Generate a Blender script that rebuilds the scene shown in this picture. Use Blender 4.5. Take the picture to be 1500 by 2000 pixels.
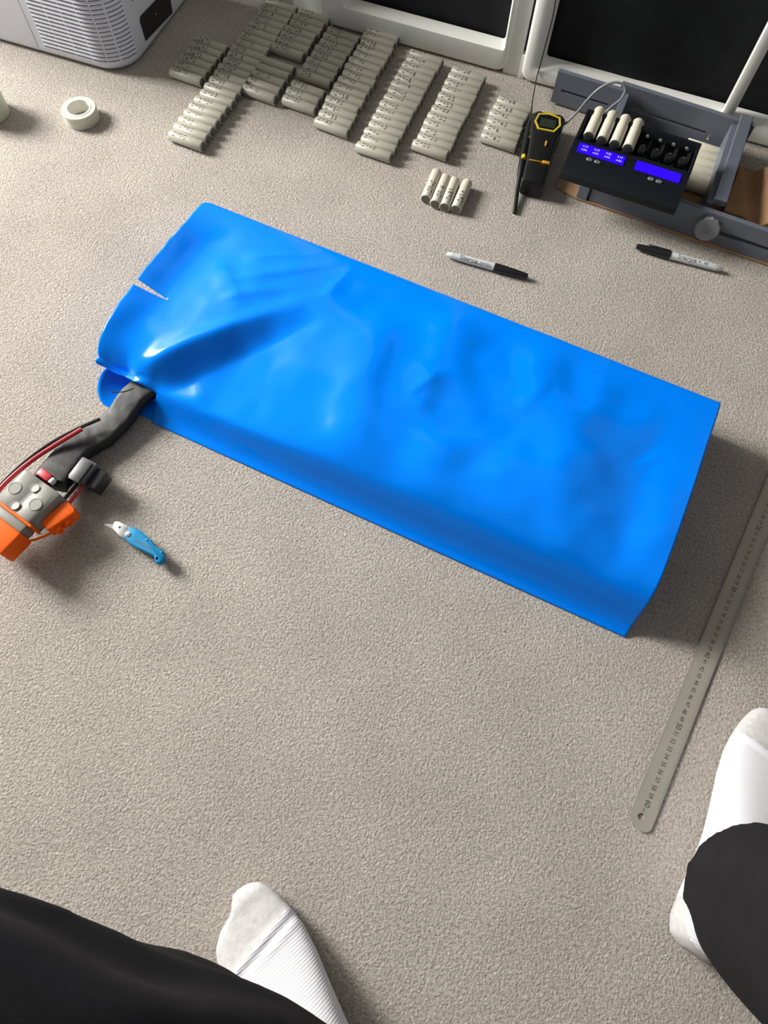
import bpy, bmesh, math, random
from mathutils import Vector, Matrix, noise
random.seed(7)
# ------------------------------------------------------------------ clear
for o in list(bpy.data.objects): bpy.data.objects.remove(o)
scene = bpy.context.scene
COL = scene.collection
R = math.radians
# ------------------------------------------------------------------ camera (calibrated on the 60 cm rule and the 65 mm cells)
F_PX, PITCH, ROLL, CAM_H, YAW = 1338.6, R(67.13), R(3.041), 0.8576, R(18.43)
_rz = Matrix.Rotation(YAW, 3, 'Z')
_fw = _rz @ Vector((0, math.cos(PITCH), -math.sin(PITCH)))
_rt0 = _rz @ Vector((1, 0, 0)); _up0 = _rt0.cross(_fw)
_rt = math.cos(ROLL)*_rt0 + math.sin(ROLL)*_up0
_up = -math.sin(ROLL)*_rt0 + math.cos(ROLL)*_up0
CAMPOS = Vector((0, 0, CAM_H))
cam_d = bpy.data.cameras.new('camera'); cam = bpy.data.objects.new('camera', cam_d); COL.objects.link(cam)
cam_d.sensor_fit = 'HORIZONTAL'; cam_d.sensor_width = 36; cam_d.lens = F_PX/1500*36
cam_d.clip_start = 0.01
m3 = Matrix((_rt, _up, -_fw)).transposed()
cam.matrix_world = Matrix.Translation(CAMPOS) @ m3.to_4x4()
scene.camera = cam
def W(x, y, z=0.0):            # where the line of sight of a measured point meets the height z
    d = _fw + (x-750)/F_PX*_rt - (y-1000)/F_PX*_up
    return CAMPOS + d*((z-CAM_H)/d.z)
def WY(x, y, yw):               # the same for the upright plane y = yw
    d = _fw + (x-750)/F_PX*_rt - (y-1000)/F_PX*_up
    return CAMPOS + d*(yw/d.y)
# ------------------------------------------------------------------ world, window light, exposure
scene.view_settings.view_transform = 'Standard'; scene.view_settings.look = 'None'
scene.view_settings.gamma = 1; scene.view_settings.use_curve_mapping = False
scene.view_settings.exposure = 0.0
wd = bpy.data.worlds.new('world'); scene.world = wd; wd.use_nodes = True
wd.node_tree.nodes['Background'].inputs[0].default_value = (1.0, 0.97, 0.92, 1)
wd.node_tree.nodes['Background'].inputs[1].default_value = 0.235
wl = bpy.data.lights.new('window_left_offscreen', 'AREA'); wl.shape = 'RECTANGLE'; wl.size = 0.93; wl.size_y = 1.25
wl.energy = 270; wl.color = (1.0, 0.975, 0.94)
wlo = bpy.data.objects.new('window_left_offscreen', wl); COL.objects.link(wlo)
wlo.location = (-3.17, 0.815, 1.625)
wlo.rotation_euler = Vector((1, 0, -0.0001)).to_track_quat('-Z', 'Y').to_euler()

# ------------------------------------------------------------------ materials
def newmat(name):
    m = bpy.data.materials.new(name); m.use_nodes = True
    nt = m.node_tree; b = nt.nodes['Principled BSDF']
    return m, nt, b
def srgb(r, g, b):
    f = lambda c: (c/255/12.92) if c/255 <= .04045 else ((c/255+.055)/1.055)**2.4
    return (f(r), f(g), f(b), 1)
def mat(name, col, rough=.5, metal=0, spec=.5, vary=0, vscale=40, bump=0, bscale=200, **kw):
    m, nt, b = newmat(name)
    b.inputs['Base Color'].default_value = col
    b.inputs['Roughness'].default_value = rough; b.inputs['Metallic'].default_value = metal
    b.inputs['Specular IOR Level'].default_value = spec
    for k, v in kw.items(): b.inputs[k.replace('_', ' ')].default_value = v
    tc = nt.nodes.new('ShaderNodeTexCoord')
    if vary:
        n = nt.nodes.new('ShaderNodeTexNoise'); n.inputs['Scale'].default_value = vscale; n.inputs['Detail'].default_value = 4
        nt.links.new(tc.outputs['Object'], n.inputs['Vector'])
        r = nt.nodes.new('ShaderNodeValToRGB')
        r.color_ramp.elements[0].position = .3; r.color_ramp.elements[1].position = .7
        r.color_ramp.elements[0].color = tuple(c*(1-vary) for c in col[:3])+(1,)
        r.color_ramp.elements[1].color = tuple(min(1, c*(1+vary)) for c in col[:3])+(1,)
        nt.links.new(n.outputs['Fac'], r.inputs['Fac']); nt.links.new(r.outputs['Color'], b.inputs['Base Color'])
    if bump:
        n = nt.nodes.new('ShaderNodeTexNoise'); n.inputs['Scale'].default_value = bscale; n.inputs['Detail'].default_value = 3
        nt.links.new(tc.outputs['Object'], n.inputs['Vector'])
        bp = nt.nodes.new('ShaderNodeBump'); bp.inputs['Strength'].default_value = bump; bp.inputs['Distance'].default_value = .001
        nt.links.new(n.outputs['Fac'], bp.inputs['Height']); nt.links.new(bp.outputs['Normal'], b.inputs['Normal'])
    return m
def carpet_material():
    m, nt, b = newmat('carpet')
    N = nt.nodes.new; L = nt.links.new
    tc = N('ShaderNodeTexCoord')
    n1 = N('ShaderNodeTexNoise'); n1.inputs['Scale'].default_value = 270; n1.inputs['Detail'].default_value = 6; n1.inputs['Roughness'].default_value = .72; n1.inputs['Distortion'].default_value = .1
    n2 = N('ShaderNodeTexVoronoi'); n2.inputs['Scale'].default_value = 360; n2.feature = 'F1'
    n3 = N('ShaderNodeTexNoise'); n3.inputs['Scale'].default_value = 9; n3.inputs['Detail'].default_value = 3
    n4 = N('ShaderNodeTexNoise'); n4.inputs['Scale'].default_value = 900; n4.inputs['Detail'].default_value = 2
    for n in (n1, n2, n3, n4): L(tc.outputs['Object'], n.inputs['Vector'])
    r = N('ShaderNodeValToRGB')
    r.color_ramp.elements[0].position = .32; r.color_ramp.elements[0].color = (.47, .412, .342, 1)
    r.color_ramp.elements[1].position = .62; r.color_ramp.elements[1].color = (.90, .83, .745, 1)
    L(n1.outputs['Fac'], r.inputs['Fac'])
    mx = N('ShaderNodeMixRGB'); mx.blend_type = 'MULTIPLY'; mx.inputs['Fac'].default_value = .30
    L(r.outputs['Color'], mx.inputs['Color1']); L(n3.outputs['Fac'], mx.inputs['Color2'])
    L(mx.outputs['Color'], b.inputs['Base Color'])
    b.inputs['Roughness'].default_value = .95; b.inputs['Specular IOR Level'].default_value = .1
    a1 = N('ShaderNodeMath'); a1.operation = 'MULTIPLY'; a1.inputs[1].default_value = -.45
    L(n2.outputs['Distance'], a1.inputs[0])
    a2 = N('ShaderNodeMath'); a2.operation = 'ADD'; L(n1.outputs['Fac'], a2.inputs[0]); L(a1.outputs[0], a2.inputs[1])
    a3 = N('ShaderNodeMath'); a3.operation = 'MULTIPLY_ADD'; a3.inputs[1].default_value = .35; L(n4.outputs['Fac'], a3.inputs[0]); L(a2.outputs[0], a3.inputs[2])
    bp = N('ShaderNodeBump'); bp.inputs['Strength'].default_value = .95; bp.inputs['Distance'].default_value = .0062
    L(a3.outputs[0], bp.inputs['Height']); L(bp.outputs['Normal'], b.inputs['Normal'])
    return m
M = {}
M['carpet'] = carpet_material()
M['wall'] = mat('wall_paint', (.72, .70, .66, 1), .85, vary=.04, bump=.1)
M['upvc'] = mat('white_upvc', (.82, .82, .77, 1), .32, vary=.03, vscale=8)
M['fabric_black'] = mat('black_fabric', (.010, .012, .0125, 1), .75, spec=.25, vary=.4, vscale=14, bump=.3, bscale=900)
M['gap'] = mat('dark_gap', (.03, .03, .03, 1), .8)
M['cooler'] = mat('cooler_plastic', (.66, .685, .75, 1), .38, vary=.02)
M['slot_shade_and_badge'] = mat('slot_shade_and_badge', (.03, .028, .035, 1), .6)  # badge's own colour; also the shade painted inside vent slots and seam
M['display_black'] = mat('glossy_black', (.008, .009, .010, 1), .12)
M['cell'] = mat('cell_wrap', (.40, .385, .315, 1), .40, vary=.05, vscale=60)
M['cell_light'] = mat('cell_wrap_pale', (.60, .565, .46, 1), .38, vary=.05, vscale=60)
M['cell_end'] = mat('cell_terminal', (.16, .16, .135, 1), .42, metal=.55)
M['cell_ring'] = mat('cell_insulator', (.62, .60, .52, 1), .6)
M['ink'] = mat('marker_ink', (.022, .022, .025, 1), .6)
M['ink_grey'] = mat('print_grey', (.10, .105, .115, 1), .6)
M['film'] = mat('blue_film', (0.0, .215, .95, 1), .17, spec=.17)
M['heat_shrink'] = mat('black_heat_shrink', (.014, .0155, .0155, 1), .55, bump=.35, bscale=130)
M['red'] = mat('red_wire', (.50, .022, .032, 1), .4)
M['black_wire'] = mat('black_wire', (.018, .016, .018, 1), .45)
M['grey_conn'] = mat('grey_connector', (.225, .225, .20, 1), .48, vary=.03)
M['white_plastic'] = mat('white_plastic', (.75, .74, .70, 1), .45)
M['rivet'] = mat('rivet_grey', (.50, .49, .46, 1), .5)
M['orange'] = mat('orange_rubber', (1.0, .135, .003, 1), .55, spec=.25, vary=.04)
M['dark_conn'] = mat('dark_connector', (.055, .058, .062, 1), .42)
M['knife_blue'] = mat('knife_blue', (.0, .215, .45, 1), .5, spec=.25)
M['steel'] = mat('steel', (.55, .55, .54, 1), .34, metal=.9, vary=.1, vscale=90)
M['ruler'] = mat('ruler_steel', (.37, .345, .295, 1), .45, metal=.25, vary=.04, vscale=20)
M['bright_steel'] = mat('bright_steel', (.85, .86, .88, 1), .22, metal=.9)
M['jig'] = mat('grey_jig_plastic', (.125, .14, .172, 1), .42, vary=.05, vscale=15, bump=.12, bscale=500)
M['knob'] = mat('grey_knob', (.23, .235, .245, 1), .5)
M['cardboard'] = mat('cardboard', (.36, .205, .105, 1), .85, vary=.12, vscale=25, bump=.3, bscale=60)
M['charger'] = mat('charger_black', (.0065, .0075, .0115, 1), .42, spec=.3)
M['bay'] = mat('charger_bay', (.010, .0105, .0105, 1), .28)
M['lcd'] = mat('blue_lcd', (.01, .0, .35, 1), .3, Emission_Color=(.032, .0, 1.0, 1), Emission_Strength=.72)
M['lcd_text'] = mat('lcd_text', (.5, .5, .95, 1), .4, Emission_Color=(.42, .40, 1.0, 1), Emission_Strength=.8)
M['meter'] = mat('meter_black', (.0085, .009, .0095, 1), .38, spec=.35)
M['yellow'] = mat('yellow_plastic', (.62, .47, .025, 1), .45)
M['amber'] = mat('amber_plastic', (.60, .28, .015, 1), .45)
M['meter_lcd'] = mat('meter_lcd', (.030, .038, .026, 1), .2)
M['lead_grey'] = mat('grey_lead', (.22, .24, .25, 1), .5)
M['pen_body'] = mat('pen_body', (.60, .63, .62, 1), .32)
M['pen_cap'] = mat('pen_cap', (.012, .012, .013, 1), .3)
M['tape'] = mat('clear_tape', (.80, .82, .66, 1), .35, Transmission_Weight=.25, Subsurface_Weight=.35)
M['tape'].node_tree.nodes['Principled BSDF'].inputs['Subsurface Radius'].default_value = (.02, .02, .012)
M['tape_core'] = mat('tape_core', (.80, .79, .72, 1), .5)
M['trousers'] = mat('black_trousers', (.0085, .0082, .0095, 1), .85, spec=.2, vary=.15, vscale=30, bump=.25, bscale=1200)
M['skin'] = mat('skin', (.55, .33, .24, 1), .5)
def sock_material():
    m, nt, b = newmat('white_sock'); N = nt.nodes.new; L = nt.links.new
    tc = N('ShaderNodeTexCoord')
    wv = N('ShaderNodeTexWave'); wv.bands_direction = 'Y'; wv.inputs['Scale'].default_value = 110; wv.inputs['Distortion'].default_value = .6
    ns = N('ShaderNodeTexNoise'); ns.inputs['Scale'].default_value = 420; ns.inputs['Detail'].default_value = 2
    for n in (wv, ns): L(tc.outputs['Object'], n.inputs['Vector'])
    ad = N('ShaderNodeMath'); ad.operation = 'MULTIPLY_ADD'; ad.inputs[1].default_value = .6; L(wv.outputs['Fac'], ad.inputs[0]); L(ns.outputs['Fac'], ad.inputs[2])
    bp = N('ShaderNodeBump'); bp.inputs['Strength'].default_value = .28; bp.inputs['Distance'].default_value = .001
    L(ad.outputs[0], bp.inputs['Height']); L(bp.outputs['Normal'], b.inputs['Normal'])
    b.inputs['Base Color'].default_value = (.67, .66, .70, 1); b.inputs['Roughness'].default_value = .9
    return m
M['sock'] = sock_material()
M['sock_toe'] = mat('sock_toe_grey', (.52, .51, .505, 1), .95, vary=.10, vscale=160, bump=.4, bscale=400)

# ------------------------------------------------------------------ mesh helpers
class MB:
    def __init__(s): s.v = []; s.f = []; s.mi = []
    def add(s, vs, fs, mi=0):
        n = len(s.v); s.v += [Vector(p) for p in vs]; s.f += [tuple(i+n for i in f) for f in fs]; s.mi += [mi]*len(fs); return s
    def box(s, x0, x1, y0, y1, z0, z1, bev=0, mtx=None, mi=0, seg=2):
        bm = bmesh.new(); bmesh.ops.create_cube(bm, size=1)
        for v in bm.verts: v.co = Vector(((x0+x1)/2+v.co.x*(x1-x0), (y0+y1)/2+v.co.y*(y1-y0), (z0+z1)/2+v.co.z*(z1-z0)))
        if bev: bmesh.ops.bevel(bm, geom=bm.edges[:], offset=bev, segments=seg, affect='EDGES', profile=.5)
        return s.bm(bm, mtx, mi)
    def bm(s, bm, mtx=None, mi=0):
        bm.verts.index_update()
        vs = [(mtx @ v.co) if mtx else v.co.copy() for v in bm.verts]
        s.add(vs, [[v.index for v in f.verts] for f in bm.faces], mi); bm.free(); return s
    def tube(s, pts, rad, n=10, caps=True, mi=0):
        pts = [Vector(p) for p in pts]; rads = rad if isinstance(rad, (list, tuple)) else [rad]*len(pts)
        rings = []; up = None
        for i, p in enumerate(pts):
            t = (pts[min(i+1, len(pts)-1)]-pts[max(i-1, 0)]).normalized()
            if up is None: up = Vector((0, 0, 1)) if abs(t.z) < .9 else Vector((1, 0, 0))
            a = t.cross(up).normalized(); up = a.cross(t).normalized()
            rings.append([p+rads[i]*(math.cos(2*math.pi*k/n)*a+math.sin(2*math.pi*k/n)*up) for k in range(n)])
        return s.loft(rings, True, caps, mi)
    def loft(s, rings, closed=True, caps=True, mi=0):
        n = len(rings[0]); vs = [q for r in rings for q in r]; fs = []
        for i in range(len(rings)-1):
            for k in range(n if closed else n-1):
                a, b = i*n+k, i*n+(k+1) % n; fs.append((a, b, b+n, a+n))
        if caps and closed:
            fs.append(tuple(reversed(range(n)))); fs.append(tuple(range((len(rings)-1)*n, len(rings)*n)))
        return s.add(vs, fs, mi)
    def lathe(s, prof, n=24, mtx=None, mi=0):     # prof: (x along axis, radius)
        rings = [[Vector((x, r*math.cos(2*math.pi*k/n), r*math.sin(2*math.pi*k/n))) for k in range(n)] for x, r in prof]
        if mtx: rings = [[mtx @ q for q in r] for r in rings]
        return s.loft(rings, True, True, mi)
    def prism(s, poly, z0, z1, bev=0, mtx=None, mi=0):
        bm = bmesh.new(); vs = [bm.verts.new((x, y, z0)) for x, y in poly]; f = bm.faces.new(vs)
        r = bmesh.ops.extrude_face_region(bm, geom=[f]); bmesh.ops.translate(bm, verts=[e for e in r['geom'] if isinstance(e, bmesh.types.BMVert)], vec=(0, 0, z1-z0))
        bmesh.ops.recalc_face_normals(bm, faces=bm.faces[:])
        if bev: bmesh.ops.bevel(bm, geom=[e for e in bm.edges], offset=bev, segments=2, affect='EDGES', profile=.5)
        return s.bm(bm, mtx, mi)
    def mesh(s, name, mats, smooth=True, angle=35, recalc=True):
        me = bpy.data.meshes.new(name); me.from_pydata([tuple(v) for v in s.v], [], s.f)
        for m in (mats if isinstance(mats, (list, tuple)) else [mats]): me.materials.append(m)
        me.polygons.foreach_set('material_index', s.mi)
        if recalc:
            b = bmesh.new(); b.from_mesh(me); bmesh.ops.recalc_face_normals(b, faces=b.faces[:]); b.to_mesh(me); b.free()
        if smooth:
            me.polygons.foreach_set('use_smooth', [True]*len(me.polygons))
            if angle: me.set_sharp_from_angle(angle=R(angle))
        me.update(); return me
    def build(s, name, mats, parent=None, **k):
        return link(name, s.mesh(name, mats, **k), parent)
def link(name, me, parent=None):
    o = bpy.data.objects.new(name, me); COL.objects.link(o)
    if parent: o.parent = parent
    return o
def tag(o, label=None, cat=None, group=None, kind=None):
    if label: o['label'] = label
    if cat: o['category'] = cat
    if group: o['group'] = group
    if kind: o['kind'] = kind
    return o
def thing(name, loc, rz=0, label=None, cat=None, group=None, kind=None):
    o = bpy.data.objects.new(name, None); COL.objects.link(o); o.location = loc; o.rotation_euler = (0, 0, rz)
    o.empty_display_size = .02
    return tag(o, label, cat, group, kind)
def crv(pts, n):           # Catmull-Rom through points, n samples per span
    pts = [Vector(p) for p in pts]; out = []
    for i in range(len(pts)-1):
        p0, p1, p2, p3 = pts[max(i-1, 0)], pts[i], pts[i+1], pts[min(i+2, len(pts)-1)]
        for k in range(n):
            t = k/n
            out.append(.5*((2*p1)+(p2-p0)*t+(2*p0-5*p1+4*p2-p3)*t*t+(3*p1-p0-3*p2+p3)*t**3))
    return out+[pts[-1]]
def sm(a, b, x):
    if a == b: return float(x >= a)
    t = max(0, min(1, (x-a)/(b-a))); return t*t*(3-2*t)
def text_data(body, size):  # flat lettering as vertices and faces, centred
    c = bpy.data.curves.new('lettering', 'FONT'); c.body = body; c.size = size; c.align_x = 'CENTER'; c.align_y = 'CENTER'; c.resolution_u = 3
    o = bpy.data.objects.new('lettering', c); COL.objects.link(o)
    dg = bpy.context.evaluated_depsgraph_get(); me = bpy.data.meshes.new_from_object(o.evaluated_get(dg))
    vs = [v.co.copy() for v in me.vertices]; fs = [tuple(p.vertices) for p in me.polygons]
    bpy.data.objects.remove(o); bpy.data.curves.remove(c); bpy.data.meshes.remove(me)
    return vs, fs
def cut(o, cutter):          # take the cutter's volume out of a mesh for good
    me = cutter.mesh('cutter', M['gap'], smooth=False); c = link('cutter', me); c.matrix_world = Matrix()
    keep, mats, ang = o.parent, o.data.materials[:], 30
    o.parent = None
    md_ = o.modifiers.new('b', 'BOOLEAN'); md_.operation = 'DIFFERENCE'; md_.object = c; md_.solver = 'EXACT'
    bpy.context.view_layer.update(); dg = bpy.context.evaluated_depsgraph_get()
    nm = bpy.data.meshes.new_from_object(o.evaluated_get(dg)); o.modifiers.remove(md_); bpy.data.objects.remove(c)
    nm.materials.clear(); nm.materials.append(mats[0]); nm.polygons.foreach_set('material_index', [0]*len(nm.polygons))
    nm.name = o.name; o.data = nm; o.parent = keep
    nm.polygons.foreach_set('use_smooth', [True]*len(nm.polygons)); nm.set_sharp_from_angle(angle=R(ang)); nm.update()
def pin(x, y, z0, z1, r, n=20):
    mb = MB(); mb.lathe([(z0, r), (z1, r)], n, Matrix.Translation((x, y, 0)) @ Matrix.Rotation(-math.pi/2, 4, 'Y')); return mb
STROKES = {'0': [[(.5, 1), (.15, .8), (.05, .45), (.25, .05), (.6, .05), (.85, .4), (.8, .8), (.5, 1)]],
 '1': [[(.45, 1), (.5, 0)]], '2': [[(.1, .78), (.35, 1), (.7, .92), (.75, .65), (.1, .05), (.85, .08)]],
 '3': [[(.15, .95), (.7, .95), (.4, .58), (.8, .4), (.65, .05), (.15, .08)]],
 '4': [[(.45, 1), (.1, .4), (.85, .42)], [(.65, .7), (.6, 0)]],
 '5': [[(.8, 1), (.25, .95), (.2, .6), (.65, .58), (.75, .2), (.4, .0), (.1, .1)]],
 '6': [[(.7, 1), (.25, .6), (.15, .2), (.45, 0), (.8, .2), (.6, .48), (.2, .35)]],
 '7': [[(.1, .95), (.85, .95), (.4, 0)], [(.3, .5), (.75, .52)]],
 '8': [[(.5, .52), (.2, .75), (.5, 1), (.75, .75), (.5, .52), (.15, .25), (.5, 0), (.85, .25), (.5, .52)]],
 '9': [[(.8, .7), (.45, .5), (.2, .75), (.5, 1), (.8, .75), (.6, 0)]]}
def handwriting(txt, x0, cw, h, rad, th0, rng, w=.00125):   # ink strokes wrapped round a cylinder whose axis is x
    mb = MB(); x = x0
    for ch in txt:
        sx, sy, sk = rng.uniform(.85, 1.1), rng.uniform(.85, 1.1), rng.uniform(-.12, .12); dy = rng.uniform(-.0004, .0004)
        for st in STROKES.get(ch, []):
            P = [Vector((x+(px*sx+sk*py)*cw*.8, (py-.5)*h*sy+dy)) for px, py in st]
            for a, b in zip(P, P[1:]):
                d = (b-a); n = Vector((-d.y, d.x)).normalized()*w/2; e = d.normalized()*w*.35
                q = []
                for u in (a-e+n, a-e-n, b+e-n, b+e+n):
                    th = th0+u.y/rad; q.append(Vector((u.x, -(rad+.00012)*math.sin(-th), (rad+.00012)*math.cos(th))))
                mb.add(q, [(0, 1, 2, 3)])
        x += cw
    return mb

# ================================================================== THE SETTING
mb = MB(); mb.box(-3.25, 2.4, -1.6, 1.45, -.05, 0)
fl = mb.build('floor', M['carpet'], smooth=False); tag(fl, 'pale beige short pile carpet', kind='structure')
mb = MB(); mb.box(-3.25, 2.4, 1.306, 1.45, 0, 2.4)
tag(mb.build('wall_back', M['wall'], smooth=False), 'pale wall behind the white framed doors', kind='structure')
# window wall out of frame on the left: the opening lets the daylight in
mb = MB(); X0, X1 = -3.25, -3.10
mb.box(X0, X1, -1.6, .35, 0, 2.4); mb.box(X0, X1, 1.28, 1.306, 0, 2.4); mb.box(X0, X1, .35, 1.28, 0, 1.0); mb.box(X0, X1, .35, 1.28, 2.25, 2.4)
tag(mb.build('wall_left', M['wall'], smooth=False), 'pale wall with the window opening', kind='structure')

# ---- white framed doors with black cloth behind the panes
def frame_member(mb, x0, x1, z0, z1, yf, yb, bev):
    mb.box(x0, x1, yf, yb, z0, z1, bev, seg=3)
door1 = thing('door_1', (0, 0, 0), kind='structure', label='white framed door leaf with black cloth pane beside the cells')
YF = 1.250
def rrect(x0, x1, z0, z1, r, n=6):
    pts = []
    for cx, cz, a0 in ((x1-r, z0+r, -90), (x1-r, z1-r, 0), (x0+r, z1-r, 90), (x0+r, z0+r, 180)):
        for k in range(n+1):
            a = R(a0+90*k/n); pts.append((cx+r*math.cos(a), cz+r*math.sin(a)))
    return pts
def leaf(parent, xo0, xo1, xi0, xi1, zo0, zi0, ztop, yf, yb, r_out, r_in, slope):
    # outer rounded edge, proud face, bevel down to the pane
    n = 6
    def ring(x0, x1, z0, z1, r, y): return [Vector((x, y, z)) for x, z in rrect(x0, x1, z0, z1, r, n)]
    rings = [ring(xo0, xo1, zo0, ztop, r_out, yb), ring(xo0, xo1, zo0, ztop, r_out, yf+.006), ring(xo0+.002, xo1-.002, zo0+.002, ztop-.002, r_out, yf+.002), ring(xo0+.006, xo1-.006, zo0+.006, ztop-.006, r_out, yf),
             ring(xi0-slope, xi1+slope, zi0-slope*1.2, ztop-.05+slope, r_in, yf), ring(xi0-.002, xi1+.002, zi0-.002, ztop-.05, r_in, yf+.010), ring(xi0, xi1, zi0, ztop-.052, r_in, yf+.022)]
    m = MB(); m.loft(rings, True, False); m.build('frame', M['upvc'], parent, angle=50)
leaf(door1, -.600, -.226, -.545, -.240, .003, .050, 2.0, YF, YF+.05, .020, .006, .006)
def cloth_pane(parent, x0, x1, z0, z1, y, seed):
    m = MB(); nx, nz = 40, 60; vs = []; fs = []
    for j in range(nz+1):
        for i in range(nx+1):
            x = x0+(x1-x0)*i/nx; z = z0+(z1-z0)*(j/nz)**1.6
            d = .006*noise.noise((x*5+seed, z*4, seed))+.004*math.sin((x+z*.7)*16+seed)
            vs.append((x, y+d, z))
    for j in range(nz):
        for i in range(nx): a = j*(nx+1)+i; fs.append((a, a+1, a+nx+2, a+nx+1))
    m.add(vs, fs); return m.build('black_cloth', M['fabric_black'], parent, angle=0, recalc=False)
cloth_pane(door1, -.552, -.232, .035, 1.96, YF+.026, 1.0)
door2 = thing('door_2', (0, 0, 0), kind='structure', label='white framed door leaf with black cloth behind the grey jig')
leaf(door2, -.196, .62, -.160, .57, .002, .043, 2.0, YF-.003, YF+.05, .016, .006, .012)
cloth_pane(door2, -.170, .60, .030, 1.96, YF+.022, 4.0)
m = MB(); m.box(.1635, .1825, YF-.012, YF+.006, .030, 1.97, .003); m.build('glazing_bar', M['upvc'], door2)
# fixed frame between and beside the leaves
tr = thing('trim_1', (0, 0, 0), kind='structure', label='white fixed door frame behind and between the leaves')
m = MB(); m.box(-.232, -.2015, YF+.006, YF+.05, .0, 2.02, .002); m.build('post', M['upvc'], tr)
m = MB(); m.box(-.2015, -.1985, YF+.018, YF+.05, .040, 2.02); m.build('rubber_gap', M['gap'], tr)
m = MB(); m.box(-.2015, -.190, YF+.004, YF+.05, 0, .042, .001); m.build('threshold_cap', M['upvc'], tr)
m = MB(); m.box(-2.2, -.59, YF+.024, YF+.055, .0, 2.02, .006); m.build('side_panel', M['upvc'], tr)
m = MB(); pl_ = [(-.575, YF+.003), (-.595, YF+.005), (-.612, YF+.010), (-.628, YF+.017), (-.645, YF+.022), (-.67, YF+.0245), (-.67, YF+.04), (-.575, YF+.04)]
m.prism(pl_, 0, 2.0); m.build('curved_trim', M['upvc'], tr, angle=50)
m = MB(); m.box(-.60, .62, YF+.03, YF+.055, 0, .03); m.build('threshold', M['upvc'], tr)
m = MB(); m.box(.60, 2.0, YF+.02, YF+.055, 0, 2.02, .006); m.build('side_panel', M['upvc'], tr)

# ================================================================== BLUE FILM-WRAPPED PACK
FR = Vector((.233, .299, 0)); E1 = Vector((-.704, .054, 0)).normalized(); E2 = Vector((.0765, .997, 0)).normalized()
def sd(px, py, z=.08):
    p = W(px, py, z)-FR; return Vector((p.dot(E1), p.dot(E2)))
pack = thing('battery_pack', W(750, 830, 0), 0, 'large pack wrapped in a loose shiny blue film sleeve with a black cable', 'battery pack')
PO = pack.location.copy()
SECT = [(-.004, .0012), (.006, .0085), (.015, .022), (.024, .041), (.036, .059), (.056, .0715), (.085, .0775), (.12, .080), (.16, .081), (.22, .081), (.28, .080), (.318, .079), (.332, .074), (.337, .062), (.338, .030), (.336, .002)]
sec = crv([(a, b, 0) for a, b in SECT], 24)
# resample by arc length
acc = [0]
for a, b in zip(sec, sec[1:]): acc.append(acc[-1]+(b-a).length)
NV = 190; prof = []
for j in range(NV+1):
    L_ = acc[-1]*j/NV
    k = next(i for i in range(len(acc)-1) if acc[i+1] >= L_-1e-9)
    t = (L_-acc[k])/max(1e-9, acc[k+1]-acc[k]); prof.append(sec[k].lerp(sec[k+1], t))
# wrinkles: (start px, end px, amplitude mm, width right side mm, width left side mm)
FEAT = [((728, 640), (680, 872), 8.5, 40, 44), ((846, 742), (805, 768), 1.2, 6, 8), ((1252, 910), (1292, 888), 1.0, 6, 8), ((1062, 756), (1020, 800), 1.0, 9, 12), ((655, 600), (560, 745), 3.5, 36, 34), ((850, 735), (812, 800), 2.4, 17, 30), ((905, 610), (850, 745), 7.5, 46, 38),
        ((1085, 650), (1040, 800), 6.5, 36, 38), ((1120, 800), (1060, 980), 5.0, 36, 44), ((1150, 800), (1130, 900), 4.0, 60, 45), ((1150, 900), (1105, 1090), 5.5, 50, 45), ((1265, 870), (1200, 1090), -5.5, 30, 55),
        ((1010, 880), (960, 1000), 4.0, 42, 34), ((860, 850), (840, 960), 3.5, 36, 30), ((385, 745), (320, 775), 4.0, 16, 16), ((1190, 700), (1160, 800), 4.0, 30, 30),
        ((490, 448), (600, 498), 1.4, 6, 6), ((600, 498), (500, 500), 1.2, 5, 5), ((690, 520), (640, 575), 2.2, 14, 9), ((440, 520), (470, 590), 2.4, 10, 26),
        ((640, 520), (470, 545), 1.4, 6, 10), ((860, 570), (905, 600), 1.8, 8, 8), ((450, 580), (560, 565), 1.6, 8, 10), ((690, 545), (860, 590), 1.2, 7, 7)]
FE = []
for a, b, amp, wr, wl_ in FEAT:
    A, B = sd(*a), sd(*b); d = B-A; FE.append((A, d.length, d.normalized(), amp*.001, wr*.001, wl_*.001))
RA, RB = sd(292, 690, .078), sd(690, 556, .08); RD = (RB-RA); RL = RD.length; RD.normalize(); RN = Vector((-RD.y, RD.x))
if RN.y > 0: RN = -RN          # towards the front
def bumps(s, d):
    z = 0
    p = Vector((s, d))
    for A, Ln, D, amp, wr, wl_ in FE:
        q = p-A; al = q.dot(D)/Ln
        n = Vector((D.y, -D.x)); n = n if n.x < 0 else -n          # n.x<0: towards smaller s = right hand
        t = q.dot(n); w = wr if t > 0 else wl_
        e = math.exp(-(t/w)**2)
        fade = sm(-.25, .15, al)*(1-sm(.8, 1.3, al))
        z += amp*e*fade
    q = p-RA; al = q.dot(RD)/RL; t = q.dot(RN)
    fall = (1-sm(.05, 1.05, al))*(.15+.85*sm(-.30, -.04, al))
    g = sm(0, .045, t)*(1-.45*sm(.06, .26, t))
    z -= .032*fall*g
    z += .0035*math.exp(-(t/.012)**2)*fall*sm(-.2, .1, al)
    z += .0016*noise.noise((s*14, d*14, 3.3))+.0010*noise.noise((s*30, d*26, 9.1))
    return z
NS = 340; SL, SLIT_S = .803, .706
i_sl = round(NS*SLIT_S/SL)
slit_sd = sd(262, 556, .072); slit_tip = sd(322, 584, .079)
jc = max(j for j in range(NV+1) if prof[j].x < .028)          # film is slit along here near the cable
js = min(range(NV+1), key=lambda j: abs(prof[j].x-slit_sd.y) if prof[j].y > .07 else 9)
mb = MB(); vs = []
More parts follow.
